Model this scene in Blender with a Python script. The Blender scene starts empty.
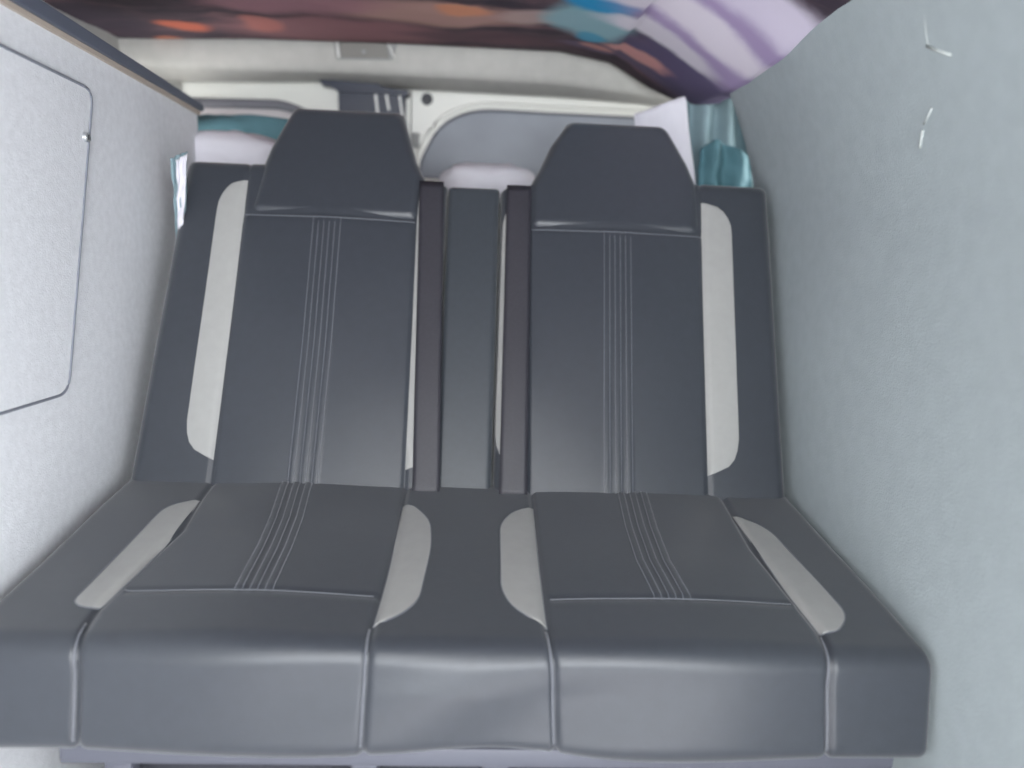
import bpy, bmesh, math, random
from mathutils import Vector, Matrix, noise
random.seed(4)
S = bpy.context.scene
COL = S.collection
# ------------------------------------------------------------------ camera
F = 740.0
CAM = Vector((0.007, 0.0, 1.0))
YAW, PITCH, ROLL = .048, math.radians(12), .044
cy, sy, cp, sp = math.cos(YAW), math.sin(YAW), math.cos(PITCH), math.sin(PITCH)
FW = Vector((sy*cp, cy*cp, -sp)); R0 = Vector((cy, -sy, 0)); U0 = R0.cross(FW)
RT = math.cos(ROLL)*R0 + math.sin(ROLL)*U0
UP = -math.sin(ROLL)*R0 + math.cos(ROLL)*U0
def ray(px, py): return FW + RT*((px-512)/F) + UP*((384-py)/F)
def on_y(px, py, Y):
    d = ray(px, py); return CAM + d*(Y/d.y)
def on_x(px, py, X):
    d = ray(px, py); return CAM + d*((X-CAM.x)/d.x)
def on_plane(px, py, P0, N):
    d = ray(px, py); return CAM + d*((P0-CAM).dot(N)/d.dot(N))
cd = bpy.data.cameras.new('camera'); cam = bpy.data.objects.new('camera', cd); COL.objects.link(cam)
cd.sensor_width = 36; cd.lens = F*36/1024; cd.clip_start = .02
cam.matrix_world = Matrix(((RT.x, UP.x, -FW.x, CAM.x), (RT.y, UP.y, -FW.y, CAM.y), (RT.z, UP.z, -FW.z, CAM.z), (0,0,0,1)))
cd.dof.use_dof = True; cd.dof.focus_distance = 1.2; cd.dof.aperture_fstop = 1.3
S.camera = cam
# ------------------------------------------------------------------ materials
def lin(c): return tuple(((v/255)/12.92 if v/255 <= .04045 else ((v/255+.055)/1.055)**2.4) for v in c) + (1,)
def mat(name, rgb, rough=.6, metal=0, spec=.5, sheen=0, nscale=None, namt=.12, bump=0, bscale=300, coat=0):
    m = bpy.data.materials.new(name); m.use_nodes = True
    nt = m.node_tree; b = nt.nodes['Principled BSDF']
    c = lin(rgb)
    b.inputs['Base Color'].default_value = c; b.inputs['Roughness'].default_value = rough
    b.inputs['Metallic'].default_value = metal; b.inputs['Specular IOR Level'].default_value = spec
    b.inputs['Sheen Weight'].default_value = sheen; b.inputs['Coat Weight'].default_value = coat
    tc = nt.nodes.new('ShaderNodeTexCoord')
    if nscale:
        n = nt.nodes.new('ShaderNodeTexNoise'); n.inputs['Scale'].default_value = nscale; n.inputs['Detail'].default_value = 4
        nt.links.new(tc.outputs['Object'], n.inputs['Vector'])
        r = nt.nodes.new('ShaderNodeValToRGB')
        r.color_ramp.elements[0].position = .3; r.color_ramp.elements[1].position = .7
        r.color_ramp.elements[0].color = tuple(v*(1-namt) for v in c[:3])+(1,)
        r.color_ramp.elements[1].color = tuple(min(1, v*(1+namt)) for v in c[:3])+(1,)
        nt.links.new(n.outputs['Fac'], r.inputs['Fac']); nt.links.new(r.outputs['Color'], b.inputs['Base Color'])
    if bump:
        n2 = nt.nodes.new('ShaderNodeTexNoise'); n2.inputs['Scale'].default_value = bscale; n2.inputs['Detail'].default_value = 2
        nt.links.new(tc.outputs['Object'], n2.inputs['Vector'])
        bp = nt.nodes.new('ShaderNodeBump'); bp.inputs['Strength'].default_value = bump; bp.inputs['Distance'].default_value = .002
        nt.links.new(n2.outputs['Fac'], bp.inputs['Height']); nt.links.new(bp.outputs['Normal'], b.inputs['Normal'])
    return m
M = dict(
 leather=mat('charcoal_leatherette', (49,53,60), .36, sheen=.24, nscale=60, namt=.05, bump=.12, bscale=500),
 leather_mid=mat('charcoal_leatherette_panel', (51,56,62), .38, sheen=.22, nscale=90, namt=.06, bump=.15, bscale=700),
 cream=mat('pale_grey_leatherette', (150,150,148), .5, nscale=50, namt=.03),
 thread=mat('grey_thread', (92,95,103), .6, sheen=.3),
 webbing=mat('seat_belt_webbing', (44,43,50), .45, nscale=200, namt=.1, bump=.3, bscale=900),
 carpet_light=mat('pale_grey_lining_carpet', (214,216,220), .9, nscale=70, namt=.05, bump=.35, bscale=350, spec=.2),
 carpet_right=mat('grey_lining_carpet', (160,169,172), .9, nscale=40, namt=.04, bump=.3, bscale=350, spec=.2),
 trim=mat('dark_blue_grey_trim', (84,90,104), .5),
 trim_tan=mat('tan_edge_banding', (176,164,152), .6),
 groove=mat('shadow_gap_rubber', (118,122,132), .7),
 header=mat('beige_grey_headlining', (180,179,175), .85, nscale=30, namt=.05, bump=.2),
 header_low=mat('grey_header_plastic', (150,151,150), .6),
 white=mat('white_van_paint', (228,228,222), .3, coat=.3),
 seal=mat('grey_rubber_seal', (112,112,120), .6),
 pane=mat('grey_window_blind', (150,155,164), .6, nscale=6, namt=.1),
 pane_pale=mat('pale_window_blind', (196,190,192), .6, nscale=6, namt=.06),
 navy=mat('navy_plastic', (34,41,60), .4),
 chrome=mat('bright_metal', (225,228,230), .25, metal=1),
 white_plastic=mat('white_plastic', (225,225,222), .4),
 black=mat('black_plastic', (40,42,50), .5),
 dark=mat('dark_van_interior', (46,47,54), .8),
 floor=mat('grey_vinyl_floor', (190,188,190), .6, nscale=30, namt=.1),
 teal=mat('teal_cloth', (88,128,138), .8, nscale=15, namt=.15),
 teal_pale=mat('pale_teal_cloth', (128,150,157), .8, nscale=15, namt=.1),
 white_cloth=mat('white_cloth', (214,212,220), .85, nscale=10, namt=.03),
 lens=mat('clear_lamp_lens', (130,128,124), .3),
 frame=mat('grey_steel_frame', (84,86,96), .5),
 scuff=mat('white_scuff', (182,188,186), .8),
)
# ------------------------------------------------------------------ helpers
def link(name, me, m, parent=None, smooth=True):
    if m: me.materials.append(m)
    if smooth:
        for p in me.polygons: p.use_smooth = True
    o = bpy.data.objects.new(name, me); COL.objects.link(o)
    if parent: o.parent = parent
    return o
def mesh(name, vs, fs, m, parent=None, smooth=True):
    me = bpy.data.meshes.new(name); me.from_pydata([tuple(v) for v in vs], [], fs); me.update()
    bm = bmesh.new(); bm.from_mesh(me); bmesh.ops.recalc_face_normals(bm, faces=bm.faces); bm.to_mesh(me); bm.free()
    return link(name, me, m, parent, smooth)
def from_bm(name, bm, m, parent=None, smooth=False):
    bmesh.ops.recalc_face_normals(bm, faces=bm.faces)
    me = bpy.data.meshes.new(name); bm.to_mesh(me); bm.free()
    return link(name, me, m, parent, smooth)
def add_box(bm, lo, hi, bev=0, seg=2):
    r = bmesh.ops.create_cube(bm, size=1)['verts']
    for v in r:
        v.co = Vector([(lo[i]+hi[i])/2 + v.co[i]*(hi[i]-lo[i]) for i in range(3)])
    if bev:
        es = list({e for v in r for e in v.link_edges})
        bmesh.ops.bevel(bm, geom=es, offset=bev, segments=seg, affect='EDGES', profile=.5)
def box(name, lo, hi, m, parent=None, bev=0):
    bm = bmesh.new(); add_box(bm, lo, hi, bev); o = from_bm(name, bm, m, parent, bev > 0)
    return o
def tube_data(pts, r, n=8):
    pts = [Vector(p) for p in pts]; vs = []; fs = []
    for i, p in enumerate(pts):
        t = (pts[min(i+1, len(pts)-1)] - pts[max(i-1, 0)]).normalized()
        a = Vector((0,0,1)) if abs(t.z) < .8 else Vector((1,0,0))
        s = t.cross(a).normalized(); q = s.cross(t)
        for k in range(n):
            an = 2*math.pi*k/n; vs.append(p + (s*math.cos(an)+q*math.sin(an))*r)
    for i in range(len(pts)-1):
        for k in range(n):
            fs.append((i*n+k, i*n+(k+1)%n, (i+1)*n+(k+1)%n, (i+1)*n+k))
    fs.append(tuple(range(n))); fs.append(tuple(range(len(vs)-n, len(vs))))
    return vs, fs
def tube(name, pts, r, m, parent=None, n=8):
    vs, fs = tube_data(pts, r, n); return mesh(name, vs, fs, m, parent)
def tubes(name, lists, r, m, parent=None, n=6):
    V = []; Fs = []
    for pts in lists:
        vs, fs = tube_data(pts, r, n); o = len(V); V += vs; Fs += [tuple(i+o for i in f) for f in fs]
    return mesh(name, V, Fs, m, parent)
def prism(name, poly, axis, thick, m, parent=None, bev=0):
    """closed outline (3D points) extruded by vector thick*axis"""
    bm = bmesh.new(); a = Vector(axis)*thick
    v0 = [bm.verts.new(p) for p in poly]; v1 = [bm.verts.new(Vector(p)+a) for p in poly]
    n = len(poly); bm.faces.new(v0); bm.faces.new(v1[::-1])
    for i in range(n): bm.faces.new((v0[i], v0[(i+1)%n], v1[(i+1)%n], v1[i]))
    if bev: bmesh.ops.bevel(bm, geom=list(bm.edges), offset=bev, segments=3, affect='EDGES', profile=.5)
    return from_bm(name, bm, m, parent, False)
def tag(o, label, cat, group=None):
    o['label'] = label; o['category'] = cat
    if group: o['group'] = group
    return o
def empty(name, loc, label, cat, group=None):
    o = bpy.data.objects.new(name, None); COL.objects.link(o); o.location = loc; o.empty_display_size = .05
    return tag(o, label, cat, group)
def adopt(root, *obs):
    for o in obs:
        o.parent = root; o.matrix_parent_inverse = Matrix.Translation(root.location).inverted()
def struct(o): o['kind'] = 'structure'; return o
def lerp(a, b, t): return a+(b-a)*t
def pl(pts, t):
    """piecewise linear through [(t, val)]"""
    if t <= pts[0][0]: return pts[0][1]
    for (a, va), (b, vb) in zip(pts, pts[1:]):
        if t <= b: return va+(vb-va)*(t-a)/(b-a)
    return pts[-1][1]
def smooth_closed(pts, n=6):
    """Catmull-Rom closed"""
    out = []; N = len(pts)
    for i in range(N):
        p0, p1, p2, p3 = pts[i-1], pts[i], pts[(i+1)%N], pts[(i+2)%N]
        for k in range(n):
            t = k/n
            out.append(tuple(.5*((2*b)+(-a+c)*t+(2*a-5*b+4*c-d)*t*t+(-a+3*b-3*c+d)*t**3) for a, b, c, d in zip(p0, p1, p2, p3)))
    return out
def round_poly(pts, rad, n=5):
    """fillet the corners of a 2D polygon; rad: number or per-corner list"""
    out = []; N = len(pts)
    for i in range(N):
        r = rad[i] if isinstance(rad, (list, tuple)) else rad
        p = Vector(pts[i]); a = Vector(pts[i-1])-p; b = Vector(pts[(i+1)%N])-p
        r = min(r, a.length*.48, b.length*.48)
        if r <= 0: out.append(tuple(p)); continue
        a = p+a.normalized()*r; b = p+b.normalized()*r
        for k in range(n+1):
            t = k/n; q = a*(1-t)**2 + p*2*t*(1-t) + b*t*t; out.append(tuple(q))
    return out

# ------------------------------------------------------------------ bench geometry
LEAN = math.radians(25.5)
J = Vector((0, 1.27, .531)); BV = Vector((0, math.sin(LEAN), math.cos(LEAN))); BN = Vector((0, -math.cos(LEAN), math.sin(LEAN)))
def Pb(x, v, w=0): return J + Vector((x,0,0)) + BV*v + BN*w
def back_xy(px, py):
    p = on_plane(px, py, J, BN); return p.x, (p-J).dot(BV)
RISE = math.radians(8.74)
SD = Vector((0, -math.cos(RISE), -math.sin(RISE))); SN = Vector((0, -math.sin(RISE), math.cos(RISE)))
def seat_xs(px, py):
    p = on_plane(px, py, J, SN); return p.x, (p-J).dot(SD)
HW = .592; HL = .610
def seat_lo(s): return -HL - .024*max(0, min(1, s/.4))
def seat_hi(s): return HW + .034*max(0, min(1, s/.42))
bench = empty('bench_seat', (0, 1.1, 0), 'charcoal leatherette two-seat campervan bench with pale grey inserts and integrated headrests', 'bench seat')

# seat surface: param (x, s). s along the profile
FLAT = .392; RAD = .036
turn = math.pi/2 - RISE - math.radians(9)
SEG = FLAT; ARC = RAD*turn; DOWN = .097; ARC2 = .022*1.5
TOTAL = SEG+ARC+DOWN+ARC2
def prof(s):
    """returns (y,z), normal(y,z) at s"""
    if s <= SEG:
        p = J + SD*s; return p, SN
    c = J + SD*SEG - SN*RAD
    a = min(s-SEG, ARC)/RAD
    n = SN*math.cos(a) + SD*math.sin(a); p = c + n*RAD
    if s <= SEG+ARC: return p, n
    t = -SN*math.sin(a) + SD*math.cos(a)
    d = min(s-SEG-ARC, DOWN); p = p + t*d
    if s <= SEG+ARC+DOWN: return p, n
    c2 = p - n*.022; b = (s-SEG-ARC-DOWN)/.022
    n2 = n*math.cos(b)+t*math.sin(b); return c2+n2*.022, n2
def g(d, s): return math.exp(-(d/s)**2)
# seat seams in x(s), from the stitched edges of the inserts
def px_line(fn, pts): return [fn(*p) for p in pts]
so_l = [(s, x) for x, s in px_line(seat_xs, [(200,500),(182,530),(140,567),(97,610)])]
so_r = [(s, x) for x, s in px_line(seat_xs, [(733,515),(752,548),(785,590),(820,632)])]
si_l = [(s, x) for x, s in px_line(seat_xs, [(403,505),(396,545),(384,585),(373,625)])]
si_r = [(s, x) for x, s in px_line(seat_xs, [(533,507),(536,545),(541,585),(547,627)])]
so_l.append((.45, -.480)); so_r.append((.45, .482)); si_l.append((.45, -.121)); si_r.append((.45, .120))
so_l.append((TOTAL, -.484)); so_r.append((TOTAL, .488)); si_l.append((TOTAL, -.124)); si_r.append((TOTAL, .127))
so_l.sort(); so_r.sort(); si_l.sort(); si_r.sort()
rib_l = sorted([(s, x) for x, s in px_line(seat_xs, [(296,490),(287,520),(275,550),(257,587)])])
rib_r = sorted([(s, x) for x, s in px_line(seat_xs, [(632,495),(641,530),(653,565),(672,600)])])
HS = seat_xs(460, 598)[1]      # cross seam of the seat panels
def ribs(d, half=.026):
    return .0016*(.5+.5*math.cos(d/ (half/2.5) * math.pi))*1.0 if abs(d) < half else 0
def seat_h(x, s):
    h = 0
    for L, m0 in ((so_l,0),(so_r,0),(si_l,0),(si_r,0)):
        d = x-pl(L, s); h -= .005*g(d, .0045)
    # crowned panels
    for a, b in ((so_l, si_l), (si_r, so_r)):
        xa, xb = pl(a, s), pl(b, s)
        if xa < x < xb:
            t = (x-xa)/(xb-xa); h += .006*math.sin(math.pi*t)
    if s < HS:
        h += ribs(x-pl(rib_l, s)) + ribs(x-pl(rib_r, s))
    if abs(x) > .12 and abs(x) < .47: h -= .0025*g(s-HS, .004)
    # soft leather wrinkles in the front face
    k = max(0, min(1, (s-.42)/.05))
    h += k*.007*math.sin((x*1.0+ (s-.42)*1.6)*14+1)*g(x-.02,.25)
    h += .0025*noise.noise(Vector((x*5, s*6, 1)))
    # rounded side edges and the tuck behind the backrest
    e = min(seat_hi(s)-x, x-seat_lo(s)); r = .013
    if e < r: h -= r - math.sqrt(max(0, r*r-(r-e)**2))
    return h
def seat_P(x, s, off=0):
    p, n = prof(s); return Vector((x,0,0)) + p + n*(seat_h(x, s)+off)
def seat_mesh():
    n = 390; ed = [0, .0008, .0022, .005, .009]
    def row(s):
        a, b = seat_lo(s), seat_hi(s)
        return [a+e for e in ed] + [a+.014 + (b-a-.028)*i/n for i in range(n+1)] + [b-e for e in ed[::-1]]
    ss = [-.06+i*(TOTAL+.06)/110 for i in range(111)]
    vs = [seat_P(x, s) for s in ss for x in row(s)]; nx = len(row(0)); fs = []
    for j in range(len(ss)-1):
        for i in range(nx-1): fs.append((j*nx+i, j*nx+i+1, (j+1)*nx+i+1, (j+1)*nx+i))
    # underside: straight plane from the front lip to the back
    last = (len(ss)-1)*nx; base = len(vs)
    for x in row(TOTAL): vs.append(Vector((x, 1.33, .40)))
    for i in range(nx-1):
        fs.append((last+i, last+i+1, base+i+1, base+i)); fs.append((base+i, base+i+1, i+1, i))
    fs.append(tuple([j*nx for j in range(len(ss))]+[base])); fs.append(tuple([j*nx+nx-1 for j in range(len(ss))]+[base+nx-1]))
    return vs, fs
vs, fs = seat_mesh()
seat = mesh('seat_cushion', vs, fs, M['leather'])
parts = [seat]

def patch(name, poly, P, m, off=.0012, res=26, thick=.002):
    """a 2D outline laid on surface P(a,b,off) as a thin appliqued piece: rows in b"""
    bs = [p[1] for p in poly]; b0, b1 = min(bs), max(bs)
    V = []; Fs = []; nx = 9; rows = []
    for j in range(res+1):
        t = .5-.5*math.cos(math.pi*j/res); b = b0+(b1-b0)*min(max(t, .0008), .9992); hit = []
        for (p, q) in zip(poly, poly[1:]+poly[:1]):
            if (p[1]-b)*(q[1]-b) <= 0 and p[1] != q[1]:
                hit.append(p[0]+(q[0]-p[0])*(b-p[1])/(q[1]-p[1]))
        rows.append((b, min(hit), max(hit)))
    for b, xa, xb in rows:
        for i in range(nx):
            u = i/(nx-1); o = off + thick*math.sin(math.pi*min(max(u, 0), 1))**.5*.6
            V.append(P(xa+(xb-xa)*u, b, o))
    for j in range(res):
        for i in range(nx-1): Fs.append((j*nx+i, j*nx+i+1, (j+1)*nx+i+1, (j+1)*nx+i))
    return mesh(name, V, Fs, m)
def seat_patch(pts, rads):
    q = round_poly([seat_xs(*p) for p in pts], rads, 7)
    return q
ins = [
 ([(200,500),(166,507),(70,605),(97,610),(150,565)], [.0,.05,.03,.015,.3]),
 ([(733,515),(768,528),(848,616),(838,632),(820,633),(785,590)], [0,.05,.025,.02,0,.3]),
 ([(403,505),(414,506),(430,520),(432,545),(419,600),(400,616),(373,625),(388,575)], [.0,.02,.03,.06,.04,.04,0,.2]),
 ([(533,507),(513,511),(500,524),(501,590),(512,608),(547,627),(540,575)], [0,.025,.03,.05,.03,0,.2]),
]
for pts, rd in ins:
    q = seat_patch(pts, rd); parts.append(patch('seat_insert', q, seat_P, M['cream']))
    ol = [seat_P(a, b, .0012) for a, b in q]; parts.append(tube('insert_seam', ol+ol[:1], .0010, M['thread'], n=5))
# stitching on the seat: rib threads, cross seam, front seams
def line(L, s0, s1, dx=0, off=.0006, n=30):
    return [seat_P(pl(L, lerp(s0, s1, i/n))+dx, lerp(s0, s1, i/n), off) for i in range(n+1)]
for L in (rib_l, rib_r):
    parts.append(tubes('rib_stitching', [line(L, .0, HS, dx, .0008) for dx in (-.0265,-.016,-.0055,.005,.0155,.026)], .0009, M['thread'], n=5))
def cross(x0, x1, s, n=40): return [seat_P(lerp(x0, x1, i/n), s, .0025) for i in range(n+1)]
parts.append(tubes('cross_stitching', [cross(pl(so_l, HS)+.01, pl(si_l, HS)-.01, HS)], .0009, M['thread'], n=5))
parts.append(tubes('cross_stitching', [cross(pl(si_r, HS)+.01, pl(so_r, HS)-.01, HS)], .0009, M['thread'], n=5))
for L in (so_l, si_l, si_r, so_r):
    parts.append(tube('seam_piping', line(L, FLAT-.01, TOTAL-.03, -.003, .003, 40), .0016, M['thread'], n=6))

# ---- backrest pads
def edge_round(d, r): return r - math.sqrt(max(0, r*r-(r-min(d, r))**2))
def make_pad(xlo, xhi, v0, v1, W, wb, r, extra=None, nx=60, nv=80):
    """returns (P(x,v,off), verts, faces). xlo/xhi: functions of v"""
    def h(x, v):
        d1 = x-xlo(v); d2 = xhi(v)-x; d = max(0, min(d1, d2)); dv = max(0, min(v1-v, (v-v0)+r*.3))
        hh = W - edge_round(d, r) - edge_round(dv, r)
        if extra: hh += extra(x, v)
        return hh
    def P(x, v, off=0): return Pb(x, v, h(x, v)+off)
    def clus(i, n):
        t = i/n; return .55*t + .45*(.5-.5*math.cos(math.pi*t))
    V = []; Fs = []
    for j in range(nv+1):
        v = lerp(v0, v1, clus(j, nv)); a, b = xlo(v), xhi(v)
        V.append(Pb(a, v, wb))
        for i in range(nx+1): V.append(P(lerp(a, b, clus(i, nx)), v))
        V.append(Pb(b, v, wb))
    n = nx+3
    for j in range(nv):
        for i in range(n-1): Fs.append((j*n+i, j*n+i+1, (j+1)*n+i+1, (j+1)*n+i))
        Fs.append((j*n, (j+1)*n, (j+1)*n+n-1, j*n+n-1))
    Fs.append(tuple(range(n))); Fs.append(tuple(range(nv*n, nv*n+n)))
    return P, V, Fs
vt_l = back_xy(215, 158)[1]; vt_r = back_xy(730, 182)[1]; vt_c = back_xy(480, 184)[1]
xl_in = sum(back_xy(440, y)[0] for y in (220, 470))/2; xr_in = sum(back_xy(497, y)[0] for y in (220, 470))/2
print('back tops', vt_l, vt_r, vt_c, 'inner', xl_in, xr_in, 'HS', HS)
# seams on the back
bo_l = sorted([(v, x) for x, v in [back_xy(213,460), back_xy(230,320), back_xy(247,180)]])
bo_r = sorted([(v, x) for x, v in [back_xy(708,475), back_xy(704,330), back_xy(702,203)]])
bi_l = sorted([(v, x) for x, v in [back_xy(405,470), back_xy(418,195)]])
bi_r = sorted([(v, x) for x, v in [back_xy(527,478), back_xy(529,200)]])
br_l = sorted([(v, x) for x, v in [back_xy(304,478), back_xy(318,340), back_xy(328,218)]])
br_r = sorted([(v, x) for x, v in [back_xy(618,486), back_xy(617,234)]])
hv_l = back_xy(330, 217)[1]; hv_r = back_xy(615, 232)[1]
def back_extra(bo, bi, br, hv):
    def e(x, v):
        h = -.004*g(x-pl(bo, v), .004) - .004*g(x-pl(bi, v), .004)
        if v < hv: h += ribs(x-pl(br, v))
        xa, xb = sorted((pl(bo, v), pl(bi, v)))
        if xa < x < xb:
            h -= .003*g(v-hv, .004)
            h += .006*math.sin(math.pi*(x-xa)/(xb-xa))
        h += .002*noise.noise(Vector((x*6, v*5, 4)))
        return h
    return e
W = .0
Pl_, V, Fs = make_pad(lambda v: pl([(0,-HL+.003),(vt_l,-.580)], v), lambda v: xl_in if v < vt_c-.004 else pl([(vt_c-.004, xl_in), (vt_c+.006, back_xy(425,182)[0]-.012)], v), -.045, vt_l, W, -.12, .022, back_extra(bo_l, bi_l, br_l, hv_l), 170, 90)
parts.append(mesh('backrest', V, Fs, M['leather']))
Pr_, V, Fs = make_pad(lambda v: xr_in if v < vt_c-.004 else pl([(vt_c-.004, xr_in), (vt_c+.006, back_xy(529,186)[0]+.012)], v), lambda v: pl([(0, HW-.004), (vt_r, .590)], v), -.045, vt_r, W, -.12, .022, back_extra(bo_r, bi_r, br_r, hv_r), 170, 90)
parts.append(mesh('backrest', V, Fs, M['leather']))
Pc_, V, Fs = make_pad(lambda v: xl_in+.002, lambda v: xr_in-.002, -.045, vt_c, -.006, -.12, .012, None, 30, 60)
parts.append(mesh('centre_panel', V, Fs, M['leather_mid']))
# headrests: tapered blocks growing out of the backrests
def headrest(pxs, hv, top):
    # pxs: (lo_bottom, lo_mid, lo_top, hi_top, hi_mid, hi_bottom) as pixels
    L = sorted([(back_xy(*p)[1], back_xy(*p)[0]) for p in pxs[0]]); Rr = sorted([(back_xy(*p)[1], back_xy(*p)[0]) for p in pxs[1]])
    v1 = back_xy(*top)[1]
    return make_pad(lambda v: pl(L, v), lambda v: pl(Rr, v), hv+.004, v1, .006, -.11, .022, lambda x, v: .0, 60, 60)
P, V, Fs = headrest(([(247,214),(262,165),(270,146),(290,112)], [(419,222),(425,178),(417,160),(405,118)]), hv_l, (345,108))
parts.append(mesh('headrest', V, Fs, M['leather']))
P, V, Fs = headrest(([(529,230),(529,186),(538,170),(550,145),(566,124)], [(702,232),(699,188),(689,165),(668,128)]), hv_r, (615,122))
parts.append(mesh('headrest', V, Fs, M['leather']))
# pale inserts of the back
def back_patch(pts, rads, P):
    return patch('backrest_insert', round_poly([back_xy(*p) for p in pts], rads, 7), P, M['cream'])
parts.append(back_patch([(248,180),(232,182),(219,198),(186,428),(190,448),(213,460),(231,320)], [0,.03,.05,.06,.03,0,.3], Pl_))
parts.append(back_patch([(701,203),(718,206),(731,222),(739,445),(733,466),(708,476),(704,330)], [0,.03,.05,.06,.03,0,.3], Pr_))
parts.append(back_patch([(418,192),(430,196),(438,215),(436,440),(428,462),(405,470),(412,330)], [0,.02,.03,.03,.02,0,.3], Pl_))
parts.append(back_patch([(528,200),(512,203),(503,218),(495,440),(500,458),(525,472),(527,330)], [0,.02,.03,.03,.02,0,.3], Pr_))
def bline(P, L, v0, v1, dx=0, off=.001, n=30):
    return [P(pl(L, lerp(v0, v1, i/n))+dx, lerp(v0, v1, i/n), off) for i in range(n+1)]
for P, L, hv in ((Pl_, br_l, hv_l), (Pr_, br_r, hv_r)):
    parts.append(tubes('rib_stitching', [bline(P, L, .0, hv, dx) for dx in (-.0265,-.016,-.0055,.005,.0155,.026)], .0008, M['thread'], n=5))
for P, a, b, hv in ((Pl_, bo_l, bi_l, hv_l), (Pr_, bi_r, bo_r, hv_r)):
    parts.append(tubes('cross_stitching', [[P(lerp(pl(a, hv)+.006, pl(b, hv)-.003, i/30), hv-.004, .003) for i in range(31)]], .0011, M['thread'], n=5))
# base: plinth, front rail and legs under the seat
bm = bmesh.new(); add_box(bm, (-.47, .93, .26), (.56, 1.38, .37)); add_box(bm, (-.47, .96, .0), (.56, 1.38, .26))
parts.append(from_bm('base_box', bm, M['dark']))
parts.append(box('front_rail', (-.52, .862, .290), (.595, .885, .318), M['frame'], bev=.003))
for x in (-.46, -.13, .05, .42):
    parts.append(box('leg', (x-.018, .888, 0), (x+.018, .915, .33), M['frame'], bev=.003))
adopt(bench, *parts)

# ---- seat belts hanging over the inner inserts
def belt(name, L, R_, P, label, w_top):
    n = 40; V = []; Fs = []
    for k in range(n+1):
        t = k/n
        v = lerp(-.012, w_top, t); a, b = pl(L, v), pl(R_, v)
        off = .006+.002*math.sin(t*7)
        for i in range(7):
            u = i/6; V.append(P2(lerp(a, b, u), v, off+.0012*math.sin(math.pi*u)))
    for j in range(n):
        for i in range(6): Fs.append((j*7+i, j*7+i+1, (j+1)*7+i+1, (j+1)*7+i))
    o = mesh(name, V, Fs, M['webbing'])
    s = o.modifiers.new('s', 'SOLIDIFY'); s.thickness = .0016
    return tag(o, label, 'seat belt', 'seat belts on the bench')
P2 = lambda x, v, w: Pb(x, v, w)
def pxl(a): return sorted([(back_xy(*p)[1], back_xy(*p)[0]) for p in a])
belt('seat_belt', pxl([(413,480),(420,182)]), pxl([(440,480),(444,182)]), None, 'dark webbing seat belt strap hanging left of the narrow centre panel', vt_c-.004)
belt('seat_belt', pxl([(499,486),(507,186)]), pxl([(527,486),(531,188)]), None, 'dark webbing seat belt strap hanging right of the narrow centre panel', vt_c-.004)

# ------------------------------------------------------------------ left cabinet
XL = -.645
def wl(px, py): return on_x(px, py, XL)
top_far = wl(197, 108); top_far2 = wl(60, 28)
slope = (top_far2.z-top_far.z)/(top_far2.y-top_far.y)
print('cab top', top_far, top_far2)
YF = .25
zt = lambda y: top_far.z + slope*(y-top_far.y)
far_low = wl(190, 152)
cab = empty('side_cabinet', (XL-.2, 1.0, 0), 'tall pale grey carpeted side cabinet with a flush access door left of the bench', 'cabinet')
yb = top_far.y
body = prism('body', [(XL, YF, 0), (XL, yb-.01, 0), (XL, yb, .9), (XL, top_far.y, zt(top_far.y)), (XL, YF, zt(YF))], (-1,0,0), .22, M['carpet_light'])
# flush door: rounded outline groove plus a barely proud leaf
dp = [wl(91,104), wl(66,392), wl(0,413), wl(0,52), wl(76,86)]
A, B = wl(91,98), wl(66,393); C_ = wl(0,413); D_ = wl(0,49)
slT = (wl(85,90).z-D_.z)/(wl(85,90).y-D_.y); slB = (B.z-C_.z)/(B.y-C_.y)
YD = .55
o2 = [(A.y, A.z+.012), (B.y, B.z), (YD, B.z+slB*(YD-B.y)), (YD, A.z+.012+slT*(YD-A.y))]
oo = round_poly(o2, [.03,.03,.03,.03], 8)
leaf = prism('access_door', [(XL+.0005, y, z) for y, z in oo], (1,0,0), .003, M['carpet_light'])
loop = [Vector((XL+.0035, y, z)) for y, z in oo]; loop.append(loop[0]); loop.append(loop[1])
gasket = tube('door_gap', loop, .0024, M['groove'], n=8)
lk = wl(83, 137)
def disc(name, c, axis, r, h, m, n=24, r2=None):
    bm = bmesh.new(); q = Vector((0,0,1)).rotation_difference(Vector(axis)).to_matrix().to_4x4()
    bmesh.ops.create_cone(bm, segments=n, radius1=r, radius2=r2 or r*.85, depth=h, cap_ends=True, matrix=Matrix.Translation(Vector(c)+Vector(axis)*h/2) @ q)
    return from_bm(name, bm, m, None, False)
lock = disc('lock', (XL+.003, lk.y, lk.z), (1,0,0), .0085, .006, M['chrome'])
key = box('keyhole', (XL+.0085, lk.y-.0012, lk.z-.004), (XL+.0096, lk.y+.0012, lk.z+.004), M['black'])
tr = prism('top_trim', [(XL+.002, YF, zt(YF)-.006), (XL+.002, top_far.y+.004, zt(top_far.y)-.006), (XL+.002, top_far.y+.004, zt(top_far.y)+.008), (XL+.002, YF, zt(YF)+.030)], (1,0,0), .012, M['trim'], bev=.002)
tn = prism('edge_banding', [(XL, YF, zt(YF)-.014), (XL, top_far.y+.002, zt(top_far.y)-.014), (XL, top_far.y+.002, zt(top_far.y)-.006), (XL, YF, zt(YF)-.006)], (1,0,0), .006, M['trim_tan'])
adopt(cab, body, leaf, gasket, lock, key, tr, tn)
for o in (lock, key, gasket):
    o.parent = leaf; o.matrix_parent_inverse = Matrix.Identity(4)
leaf['label'] = 'flush access door with rounded corners and a small round lock'
lock['label'] = 'small chrome lock'

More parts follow.
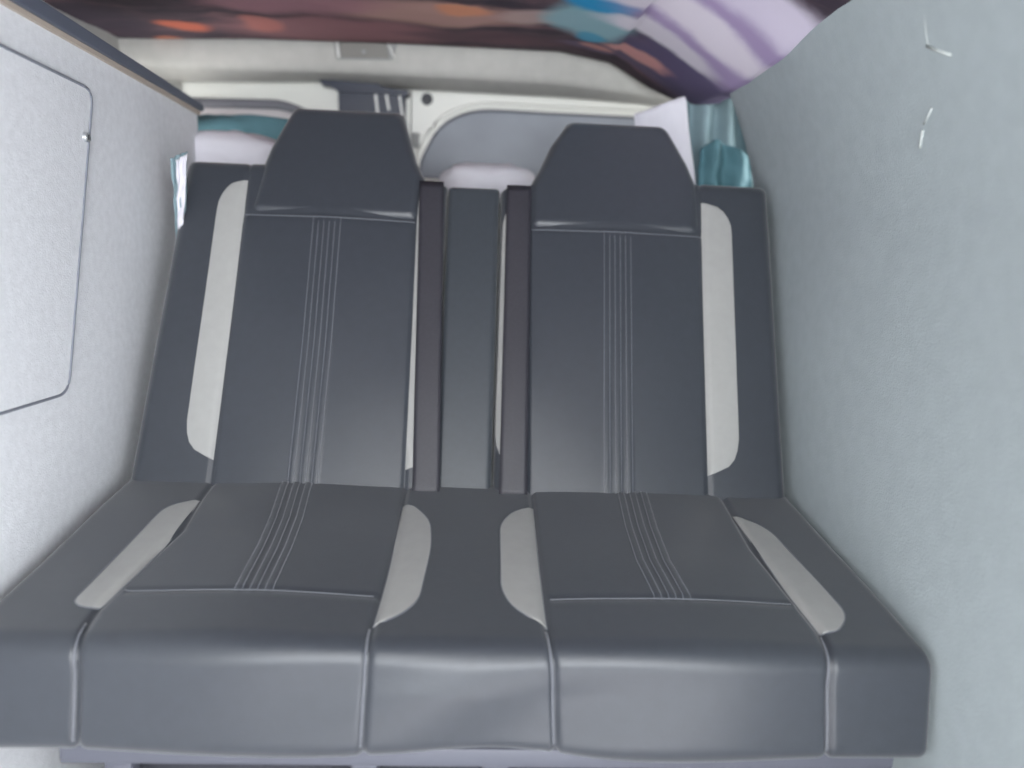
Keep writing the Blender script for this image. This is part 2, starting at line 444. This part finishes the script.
# ------------------------------------------------------------------ right wall (lining) with rounded far end
XR = .606
def lean_out(y): return .030*max(0, min(1, (1.27-y)/.42))
V = []; Fs = []
prof_r = [(XR, .10), (XR, 1.53)]
prof_r = [(XR, .10+i*.1) for i in range(16)] + [(XR, 1.64)]
for i in range(1, 9):
    a = i/8*math.pi/2; prof_r.append((XR+.07*(1-math.cos(a)), 1.64+.07*math.sin(a)))
prof_r += [(XR+.27, 1.71)]
zs = [0, .3, .6, .9, 1.0] + [1.05+.02*i for i in range(24)]
def curve_in(z): return -.085*max(0, (z-1.05)/.25)**1.5
for z in zs:
    for (x, y) in prof_r: V.append(Vector((x + curve_in(z) + lean_out(y), y, z)))
n = len(prof_r)
for j in range(len(zs)-1):
    for i in range(n-1): Fs.append((j*n+i, j*n+i+1, (j+1)*n+i+1, (j+1)*n+i))
wr = mesh('wall_right', V, Fs, M['carpet_right']); sm = wr.modifiers.new('s', 'SOLIDIFY'); sm.thickness = .01; sm.offset = -1 if sum(p.normal.x*p.area for p in wr.data.polygons) < 0 else 1
struct(wr)
def wr_pt(px, py, off=.001):
    p = on_x(px, py, XR-off)
    for _ in range(4): p = on_x(px, py, XR-off+curve_in(p.z)+lean_out(p.y))
    return p
def scuff(name, px, r, label):
    o = tube(name, [wr_pt(*q) for q in px], r, M['scuff'], n=6); return tag(o, label, 'fabric tag')
scuff('loose_thread', [(926,-4),(925,18),(926,34),(928,45)], .0007, 'thin pale thread at the top of the right wall lining')
scuff('lint_tuft', [(927,46),(938,51),(951,55)], .0020, 'short pale tuft on the right wall, highest of the marks')
scuff('lint_tuft', [(932,108),(928,116),(924,124)], .0015, 'pale curved tuft on the right wall, middle of the marks')
scuff('lint_tuft', [(923,130),(921,140),(920,148)], .0020, 'pale upright tuft on the right wall, lowest of the marks')
# ------------------------------------------------------------------ van shell
struct(box('floor', (-.95, -1.6, -.03), (.95, 2.2, 0), M['floor']))
struct(box('wall_left', (-.93, -1.6, 0), (-.90, 2.2, 1.50), M['header']))
struct(box('ceiling', (-.95, -1.6, 1.50), (.95, 2.2, 1.53), M['header']))
struct(box('wall_far_right', (.90, 1.2, 0), (.93, 2.2, 1.50), M['header'])).name = 'wall_rear_right'
struct(box('wall_rear', (-.95, 2.17, 0), (.95, 2.20, 1.50), M['white']))
# shelf behind the backrest carrying the bedding
sh = box('board', (-.57, 1.72, 1.03), (.57, 2.03, 1.05), M['dark'])
shl = [box('support', (x-.02, y-.02, 0), (x+.02, y+.02, 1.03), M['dark']) for x in (-.54, .54) for y in (1.75, 2.0)]
shr = empty('luggage_shelf', (0, 1.8, 0), 'dark luggage shelf standing behind the bench backrest', 'shelf'); adopt(shr, sh, *shl)
# rear doors with window openings
YDR = 2.12
def ring_door(name, x0, x1, z0, z1, inner, m, n=96, th=.03):
    cx = sum(p[0] for p in inner)/len(inner); cz = sum(p[1] for p in inner)/len(inner)
    # resample the inner loop
    L = inner+inner[:1]; seg = [math.dist(a, b) for a, b in zip(L, L[1:])]; tot = sum(seg); pts = []
    for k in range(n):
        d = tot*k/n; i = 0
        while d > seg[i]: d -= seg[i]; i += 1
        t = d/seg[i]; pts.append((lerp(L[i][0], L[i+1][0], t), lerp(L[i][1], L[i+1][1], t)))
    def outp(p):
        dx, dz = p[0]-cx, p[1]-cz; ts = []
        if dx > 0: ts.append((x1-cx)/dx)
        if dx < 0: ts.append((x0-cx)/dx)
        if dz > 0: ts.append((z1-cz)/dz)
        if dz < 0: ts.append((z0-cz)/dz)
        t = min(ts); return (cx+dx*t, cz+dz*t)
    V = []; Fs = []
    for y in (YDR, YDR+th):
        for p in pts: V.append((p[0], y, p[1]))
        for p in pts: q = outp(p); V.append((q[0], y, q[1]))
    for i in range(n):
        k = (i+1) % n
        Fs += [(i, k, n+k, n+i), (2*n+i, 2*n+k, 3*n+k, 3*n+i), (i, k, 2*n+k, 2*n+i), (n+i, n+k, 3*n+k, 3*n+i)]
    return mesh(name, V, Fs, m, smooth=False), pts
def dxz(px, py): p = on_y(px, py, YDR); return (p.x, p.z)
split = dxz(411, 120)[0]
lw = [dxz(140, 101), dxz(282, 104), dxz(318, 118), dxz(330, 230), dxz(140, 230)]
rw = [dxz(418, 178), dxz(420, 158), dxz(440, 122), dxz(475, 108), dxz(648, 117), dxz(668, 135), dxz(672, 200), dxz(560, 186)]
lw = round_poly(lw, .03, 6); rw = round_poly(rw, [.01,.03,.06,.06,.05,.03,.02,.1], 6)
ztop = 1.40
d1, l1 = ring_door('door_1', -.80, split-.002, .1, ztop, lw, M['white']); struct(d1)
d2, l2 = ring_door('door_2', split+.002, .80, .1, ztop, rw, M['white']); struct(d2)
def pane(name, loop, m):
    o = prism(name, [(p[0], YDR+.022, p[1]) for p in loop], (0,1,0), .006, m); return struct(o)
pane('window_1', l1, M['pane_pale']); pane('window_2', l2, M['pane'])
def seal(name, loop, r, m, y):
    L = [Vector((p[0], y, p[1])) for p in loop]; L += L[:2]
    return tube(name, L, r, m, n=8)
s1 = seal('window_seal', l1, .013, M['seal'], YDR+.004); s1.parent = d1
s2 = seal('window_seal', l2, .006, M['seal'], YDR+.008); s2.parent = d2
# raised white lip around the right window
cx = sum(p[0] for p in l2)/len(l2); cz = sum(p[1] for p in l2)/len(l2)
lip = seal('window_lip', [(cx+(p[0]-cx)*1.035, cz+(p[1]-cz)*1.10) for p in l2], .006, M['white'], YDR-.002); lip.parent = d2
gm = on_y(427, 99, YDR)
gr = disc('grommet', (gm.x, YDR, gm.z), (0,-1,0), .016, .006, M['black']); gr.parent = d2; gr['label'] = 'round black rubber grommet'
hb = on_y(416, 141, YDR)
bk = box('hinge_bracket', (hb.x-.014, YDR-.012, hb.z-.02), (hb.x+.010, YDR, hb.z+.02), M['header_low'], bev=.003); bk.parent = d2
# beige header rail over the doors: face, rounded lower lip
def header():
    V = []; Fs = []; n = 60
    top = [(60,40),(110,38),(330,38),(480,42),(560,50),(620,62),(690,84)]
    mid = [(60,62),(190,67),(330,71),(480,78),(560,83),(640,94),(690,103)]
    low = [(60,74),(190,82),(330,82),(405,89),(560,97),(640,104),(690,112)]
    def yv(L, px): return pl(L, px)
    for k in range(n+1):
        px = lerp(60, 692, k/n)
        a = on_y(px, yv(top, px)-6, 2.0); b = on_y(px, yv(mid, px), 2.0); c = on_y(px, yv(low, px), 2.09)
        a.z = max(a.z, 1.44) if px < 600 else a.z+.02
        sec = [Vector((a.x, 2.10, a.z)), a]
        for j in range(1, 7): t = j/6; sec.append(a.lerp(b, t) + Vector((0, -.012*math.sin(math.pi*t), 0)))
        b2 = Vector((b.x, 2.012, b.z-.003)); sec += [b2, Vector((c.x, 2.09, c.z)), Vector((c.x, 2.105, c.z+.004))]
        V += sec; m = len(sec)
    for k in range(n):
        for j in range(m): Fs.append((k*m+j, k*m+(j+1)%m, (k+1)*m+(j+1)%m, (k+1)*m+j))
    Fs += [tuple(range(m)), tuple(range(n*m, n*m+m))]
    return mesh('trim_1', V, Fs, M['header'])
struct(header())
# courtesy lamp in the header
def hy(px, py, y=1.985): return on_y(px, py, y)
a, b = hy(335, 41), hy(395, 58)
lampe = empty('courtesy_lamp', ((a.x+b.x)/2, 1.985, b.z), 'small rectangular interior lamp set in the beige rail above the left headrest', 'lamp')
lb = prism('housing', [hy(333,39), hy(336,59), hy(392,60), hy(398,41)], (0,1,0), .03, M['header_low'], bev=.002)
ll = prism('lens', [hy(339,42,1.980), hy(341,57,1.980), hy(389,58,1.980), hy(386,43,1.980)], (0,1,0), .008, M['lens'], bev=.0015)
c1 = tube('end_clip', [hy(337,41,1.979), hy(339,58,1.979)], .0035, M['white_plastic'])
c2 = tube('end_clip', [hy(388,43,1.979), hy(394,57,1.979)], .0022, M['white_plastic'])
sw = disc('switch', hy(364,52,1.980), (0,-1,0), .006, .003, M['header_low'])
adopt(lampe, lb, ll, c1, c2, sw)
# navy door latch under the header
lat = empty('door_latch', on_y(370, 118, 2.08), 'dark navy plastic latch housing with white strips painted as light through its slots above the left headrest', 'latch')
YL = 2.07
q = lambda px, py, y=YL: on_y(px, py, y)
fl = prism('flange', [q(319,79), q(322,85), q(332,86), q(338,92), q(384,94), q(408,96), q(408,90), q(384,88), q(374,81)], (0,1,0), .04, M['navy'], bev=.001)
bd = prism('housing', [q(338,90,2.08), q(339,135,2.08), q(404,140,2.08), q(405,92,2.08)], (0,1,0), .04, M['navy'], bev=.002)
sl = []
for (x0, y0, x1, y1, w) in ((375.5,94,378,116,2.6), (386,93,389,110,2.6), (399,92,403,120,2.2)):
    sl.append(prism('slot_light_strip', [q(x0-w/2,y0,2.077), q(x0+w/2,y0,2.077), q(x1+w/2,y1,2.077), q(x1-w/2,y1,2.077)], (0,1,0), .006, M['white_plastic'], bev=.0008))  # white strips stand in for light coming through the slots
adopt(lat, fl, bd, *sl)

# ------------------------------------------------------------------ soft goods
def blob(name, c, size, m, seed, bumps=.12, rotz=0, power=2.6, label='', cat='', sub=4):
    bm = bmesh.new(); bmesh.ops.create_icosphere(bm, subdivisions=sub, radius=1)
    rot = Matrix.Rotation(rotz, 3, 'Z')
    for v in bm.verts:
        d = v.co.normalized(); k = (abs(d.x)**power+abs(d.y)**power+abs(d.z)**power)**(-1/power)
        f = 1+bumps*noise.noise(d*2.1+Vector((seed,0,0)))+bumps*.5*noise.noise(d*5+Vector((0,seed,0)))
        p = d*k*f; v.co = rot @ Vector((p.x*size[0], p.y*size[1], max(-.97, p.z)*size[2])) + Vector(c)
    o = from_bm(name, bm, m, None, True)
    if label: tag(o, label, cat)
    return o
def cz_at(px, py, Y): return on_y(px, py, Y)
p = cz_at(225, 132, 1.84)
blob('pillow', (p.x+.01, 1.845, (1.052+p.z)/2), (.125, .08, (p.z-1.052)/2), M['white_cloth'], 3, .12, .1, 3, 'white pillow lying behind the backrest at its left shoulder', 'pillow')
p = cz_at(245, 115, 1.97)
blob('blanket', (p.x, 1.985, (1.052+p.z)/2), (.20, .04, (p.z-1.052)/2), M['teal'], 7, .14, 0, 3, 'teal blanket bundled behind the white pillow on the left', 'blanket')
p = cz_at(490, 164, 1.90)
blob('folded_sheet', (p.x, 1.90, (1.052+p.z)/2), (.115, .08, (p.z-1.052)/2), M['white_cloth'], 11, .12, 0, 2.8, 'white sheet bundled below the rear window between the headrests', 'sheet')

def drape(name, topL, botL, Y, folds, amp, m, label, cat, thick=.002, n=60, nv=24, phase=0, noise_amp=.01):
    """cloth hung between an upper and a lower pixel edge, both on plane Y"""
    A = [on_y(*p, Y) for p in topL]; B = [on_y(*p, Y) for p in botL]
    def along(L, t):
        k = t*(len(L)-1); i = min(int(k), len(L)-2); return L[i].lerp(L[i+1], k-i)
    V = []; Fs = []
    for j in range(nv+1):
        v = j/nv
        for i in range(n+1):
            u = i/n; q = along(A, u).lerp(along(B, u), v)
            q.y += amp*math.sin(u*folds*2*math.pi+phase+v*1.3) + noise_amp*noise.noise(Vector((u*4, v*4, phase)))
            V.append(q)
    for j in range(nv):
        for i in range(n): a = j*(n+1)+i; Fs.append((a, a+1, a+n+2, a+n+1))
    o = mesh(name, V, Fs, m); s = o.modifiers.new('s', 'SOLIDIFY'); s.thickness = thick
    return tag(o, label, cat) if label else o
drape('curtain', [(686,97),(715,96),(742,94),(762,96)], [(690,215),(712,220),(745,222),(762,225)], 1.84, 3.5, .013, M['teal_pale'],
      'pale teal curtain hanging in folds behind the right shoulder of the backrest', 'curtain')
drape('scarf', [(700,150),(714,140),(732,146),(752,158)], [(699,200),(716,205),(735,206),(754,204)], 1.76, 2.2, .012, M['teal'],
      'crumpled teal cloth tucked behind the right shoulder of the backrest', 'cloth')
drape('curtain', [(634,114),(652,108),(670,101),(683,97),(685,97)], [(640,205),(655,208),(671,210),(690,212),(699,212)], 1.74, 1.0, .006, M['white_cloth'],
      'white pointed cloth hanging beside the right headrest', 'cloth').name = 'white_cloth'
# teal and white curtain edge on the left shoulder
cu = drape('curtain', [(170,158),(180,154),(189,152)], [(175,240),(180,246),(184,252)], 1.50, .8, .006, M['teal_pale'],
      'pale teal and white curtain edge squeezed between the side cabinet and backrest', 'curtain', n=24)
li = drape('lining', [(176,160),(183,156),(188,154)], [(177,234),(181,240),(183,246)], 1.488, .6, .004, M['white_cloth'], None, None, n=24)
li.parent = cu; li['label'] = 'white lining'

# ------------------------------------------------------------------ ceiling tapestry
def tap_mat():
    m = bpy.data.materials.new('printed_tapestry'); m.use_nodes = True; nt = m.node_tree; N = nt.nodes; Lk = nt.links
    b = N['Principled BSDF']; b.inputs['Roughness'].default_value = .8; b.inputs['Specular IOR Level'].default_value = .2
    tc = N.new('ShaderNodeTexCoord')
    nz = N.new('ShaderNodeTexNoise'); nz.inputs['Scale'].default_value = 7; nz.inputs['Detail'].default_value = 4
    Lk.new(tc.outputs['Object'], nz.inputs['Vector'])
    ad = N.new('ShaderNodeVectorMath'); ad.operation = 'MULTIPLY_ADD'; ad.inputs[1].default_value = (.09,.09,0)
    Lk.new(nz.outputs['Color'], ad.inputs[0]); Lk.new(tc.outputs['Object'], ad.inputs[2])
    mp = N.new('ShaderNodeMapping'); mp.inputs['Scale'].default_value = (3, 9, 1); mp.inputs['Rotation'].default_value = (0, 0, .2)
    Lk.new(ad.outputs[0], mp.inputs['Vector'])
    n2 = N.new('ShaderNodeTexNoise'); n2.inputs['Scale'].default_value = 2; n2.inputs['Detail'].default_value = 4
    Lk.new(mp.outputs[0], n2.inputs['Vector'])
    r = N.new('ShaderNodeValToRGB'); e = r.color_ramp.elements
    while len(e) < 3: e.new(.5)
    for k, (p, c) in enumerate([(.36,(60,52,62)),(.52,(82,68,76)),(.68,(116,88,94))]): e[k].position = p; e[k].color = lin(c)
    Lk.new(n2.outputs['Fac'], r.inputs['Fac']); cur = r.outputs['Color']
    # printed clouds: (x px, y px, half width, half depth in metres, colour, strength, rotation)
    for (px, py, a, d, c, st, ro) in [
        (340,24,.34,.16,(144,104,108),.9,0), (430,6,.26,.12,(184,146,138),.85,.1), (290,-10,.25,.12,(160,118,126),.8,0),
        (500,34,.30,.07,(96,72,80),.8,0), (186,14,.07,.08,(206,112,88),.9,-.4), (170,28,.05,.04,(200,124,98),.9,0), (100,5,.14,.2,(62,54,66),.8,0),
        (460,2,.07,.05,(206,140,110),.9,0), (260,14,.06,.1,(190,120,110),.7,.3),
        (540,10,.13,.08,(182,158,154),.9,-.3), (590,18,.12,.16,(140,176,186),.95,-.3), (606,0,.09,.10,(40,140,188),1,0), (588,32,.05,.05,(76,150,180),.9,0),
        (730,25,.26,.26,(170,152,190),.95,.2), (690,74,.2,.16,(88,80,108),.95,0), (610,48,.16,.05,(104,90,112),.9,-.2),
        (690,14,.26,.08,(220,212,224),1,.1), (660,28,.16,.06,(214,208,218),.95,.0), (760,-6,.2,.1,(214,206,224),.9,0),
        (640,50,.10,.035,(200,146,142),.9,-.25), (598,44,.05,.03,(190,138,132),.9,0)]:
        dd = ray(px, py); zz = 1.44-.12*max(0, min(1, (px-560)/170))*max(.5, min(1, py/70)); p = CAM + dd*((zz-CAM.z)/dd.z)
        k = N.new('ShaderNodeMapping'); k.vector_type = 'TEXTURE'
        k.inputs['Location'].default_value = (p.x+.045, p.y+.045, 0); k.inputs['Rotation'].default_value = (0, 0, ro); k.inputs['Scale'].default_value = (a, d, 1000)
        Lk.new(ad.outputs[0], k.inputs['Vector'])
        g_ = N.new('ShaderNodeTexGradient'); g_.gradient_type = 'SPHERICAL'; Lk.new(k.outputs[0], g_.inputs[0])
        mr = N.new('ShaderNodeMapRange'); mr.inputs['From Min'].default_value = 0; mr.inputs['From Max'].default_value = .5; mr.inputs['To Max'].default_value = st; mr.interpolation_type = 'SMOOTHSTEP'
        Lk.new(g_.outputs['Fac'], mr.inputs['Value'])
        mx = N.new('ShaderNodeMix'); mx.data_type = 'RGBA'; mx.inputs[7].default_value = lin(c)
        Lk.new(mr.outputs[0], mx.inputs[0]); Lk.new(cur, mx.inputs[6]); cur = mx.outputs[2]
    Lk.new(cur, b.inputs['Base Color'])
    return m
def tapestry():
    edge = [(30,30,2.0),(100,38,2.0),(250,38,1.97),(400,43,1.97),(560,51,1.97),(610,62,1.95),(650,76,1.92),(690,85,1.88),(722,86,1.80)]
    back = [on_y(a, b, c) for a, b, c in edge]
    back.append(wr_pt(741, 80, .012)); 
    side = [wr_pt(762, 60, .012), wr_pt(790, 35, .012), wr_pt(832, -2, .012)]
    n = 90; nv = 60; V = []; Fs = []
    def along(L, t):
        k = t*(len(L)-1); i = min(int(k), len(L)-2); return L[i].lerp(L[i+1], k-i)
    for i in range(n+1):
        u = i/n; q = along(back, u); 
        for j in range(nv+1):
            v = j/nv; y = q.y + (.1-q.y)*v
            x = q.x
            z = q.z + (1.44-q.z)*min(1, v*(1 if q.x < .3 else .35))
            if q.x >= .3:  # follow the sagging edge along the right wall
                e = pl([(side[2].y, side[2].z), (side[1].y, side[1].z), (side[0].y, side[0].z), (back[-1].y, back[-1].z)], y)
                k = min(1, (q.x-.3)/(back[-1].x-.3)); z = lerp(q.z+(1.44-q.z)*min(1, v*3), e, k**1.5)
            z += (-.010*math.sin(math.pi*min(1, v*1.5)) + .006*noise.noise(Vector((x*7, y*7, 0))) )*min(1, v*12)
            z = min(z, 1.494)
            V.append(Vector((x, y, z)))
    for i in range(n):
        for j in range(nv): a = i*(nv+1)+j; Fs.append((a, a+1, a+nv+2, a+nv+1))
    o = mesh('tapestry', V, Fs, tap_mat()); s = o.modifiers.new('s', 'SOLIDIFY'); s.thickness = .002
    return tag(o, 'printed cloth of dark red, purple and blue clouds stretched under the ceiling', 'tapestry')
tapestry()

# ------------------------------------------------------------------ light: overcast day through the open side and front of the van, plus an added fill lamp
w = bpy.data.worlds.new('world'); S.world = w; w.use_nodes = True
bg = w.node_tree.nodes['Background']; bg.inputs[0].default_value = (.90, .95, 1, 1); bg.inputs[1].default_value = 2.0
def area(name, loc, target, sx, sy, power, col=(1,1,1)):
    l = bpy.data.lights.new(name, 'AREA'); l.shape = 'RECTANGLE'; l.size = sx; l.size_y = sy; l.energy = power; l.color = col
    o = bpy.data.objects.new(name, l); COL.objects.link(o); o.location = loc
    o.rotation_euler = (Vector(target)-Vector(loc)).to_track_quat('-Z', 'Y').to_euler()
    return o
area('side_door_daylight', (1.02, -.50, .75), (-.4, .5, .2), 1.1, 1.1, 30, (.96,.98,1))
area('windscreen_daylight', (0, -1.55, 1.05), (0, 1.0, .9), 1.4, .6, 45, (.94,.97,1))
area('added_seat_fill', (-.1, -.45, 1.48), (.1, .9, .5), .6, .6, 14, (.96,.98,1))  # added lamp under the closed ceiling to brighten the seat top
area('left_rear_window_daylight', (-.88, 1.86, 1.05), (0, 2.0, 1.35), .35, .25, 3.2, (1,.99,.97))
area('right_rear_window_daylight', (.88, 1.86, 1.15), (0, 2.0, 1.35), .35, .25, 3.2, (1,.99,.97))
sun = bpy.data.lights.new('sun', 'SUN'); sun.energy = 30; sun.angle = .2; so = bpy.data.objects.new('sun', sun); COL.objects.link(so)
so.rotation_euler = Vector((-.75, .12, -.85)).to_track_quat('-Z', 'Y').to_euler()
S.view_settings.view_transform = 'Standard'; S.view_settings.look = 'None'; S.view_settings.gamma = 1
S.view_settings.use_curve_mapping = False; S.view_settings.exposure = .04
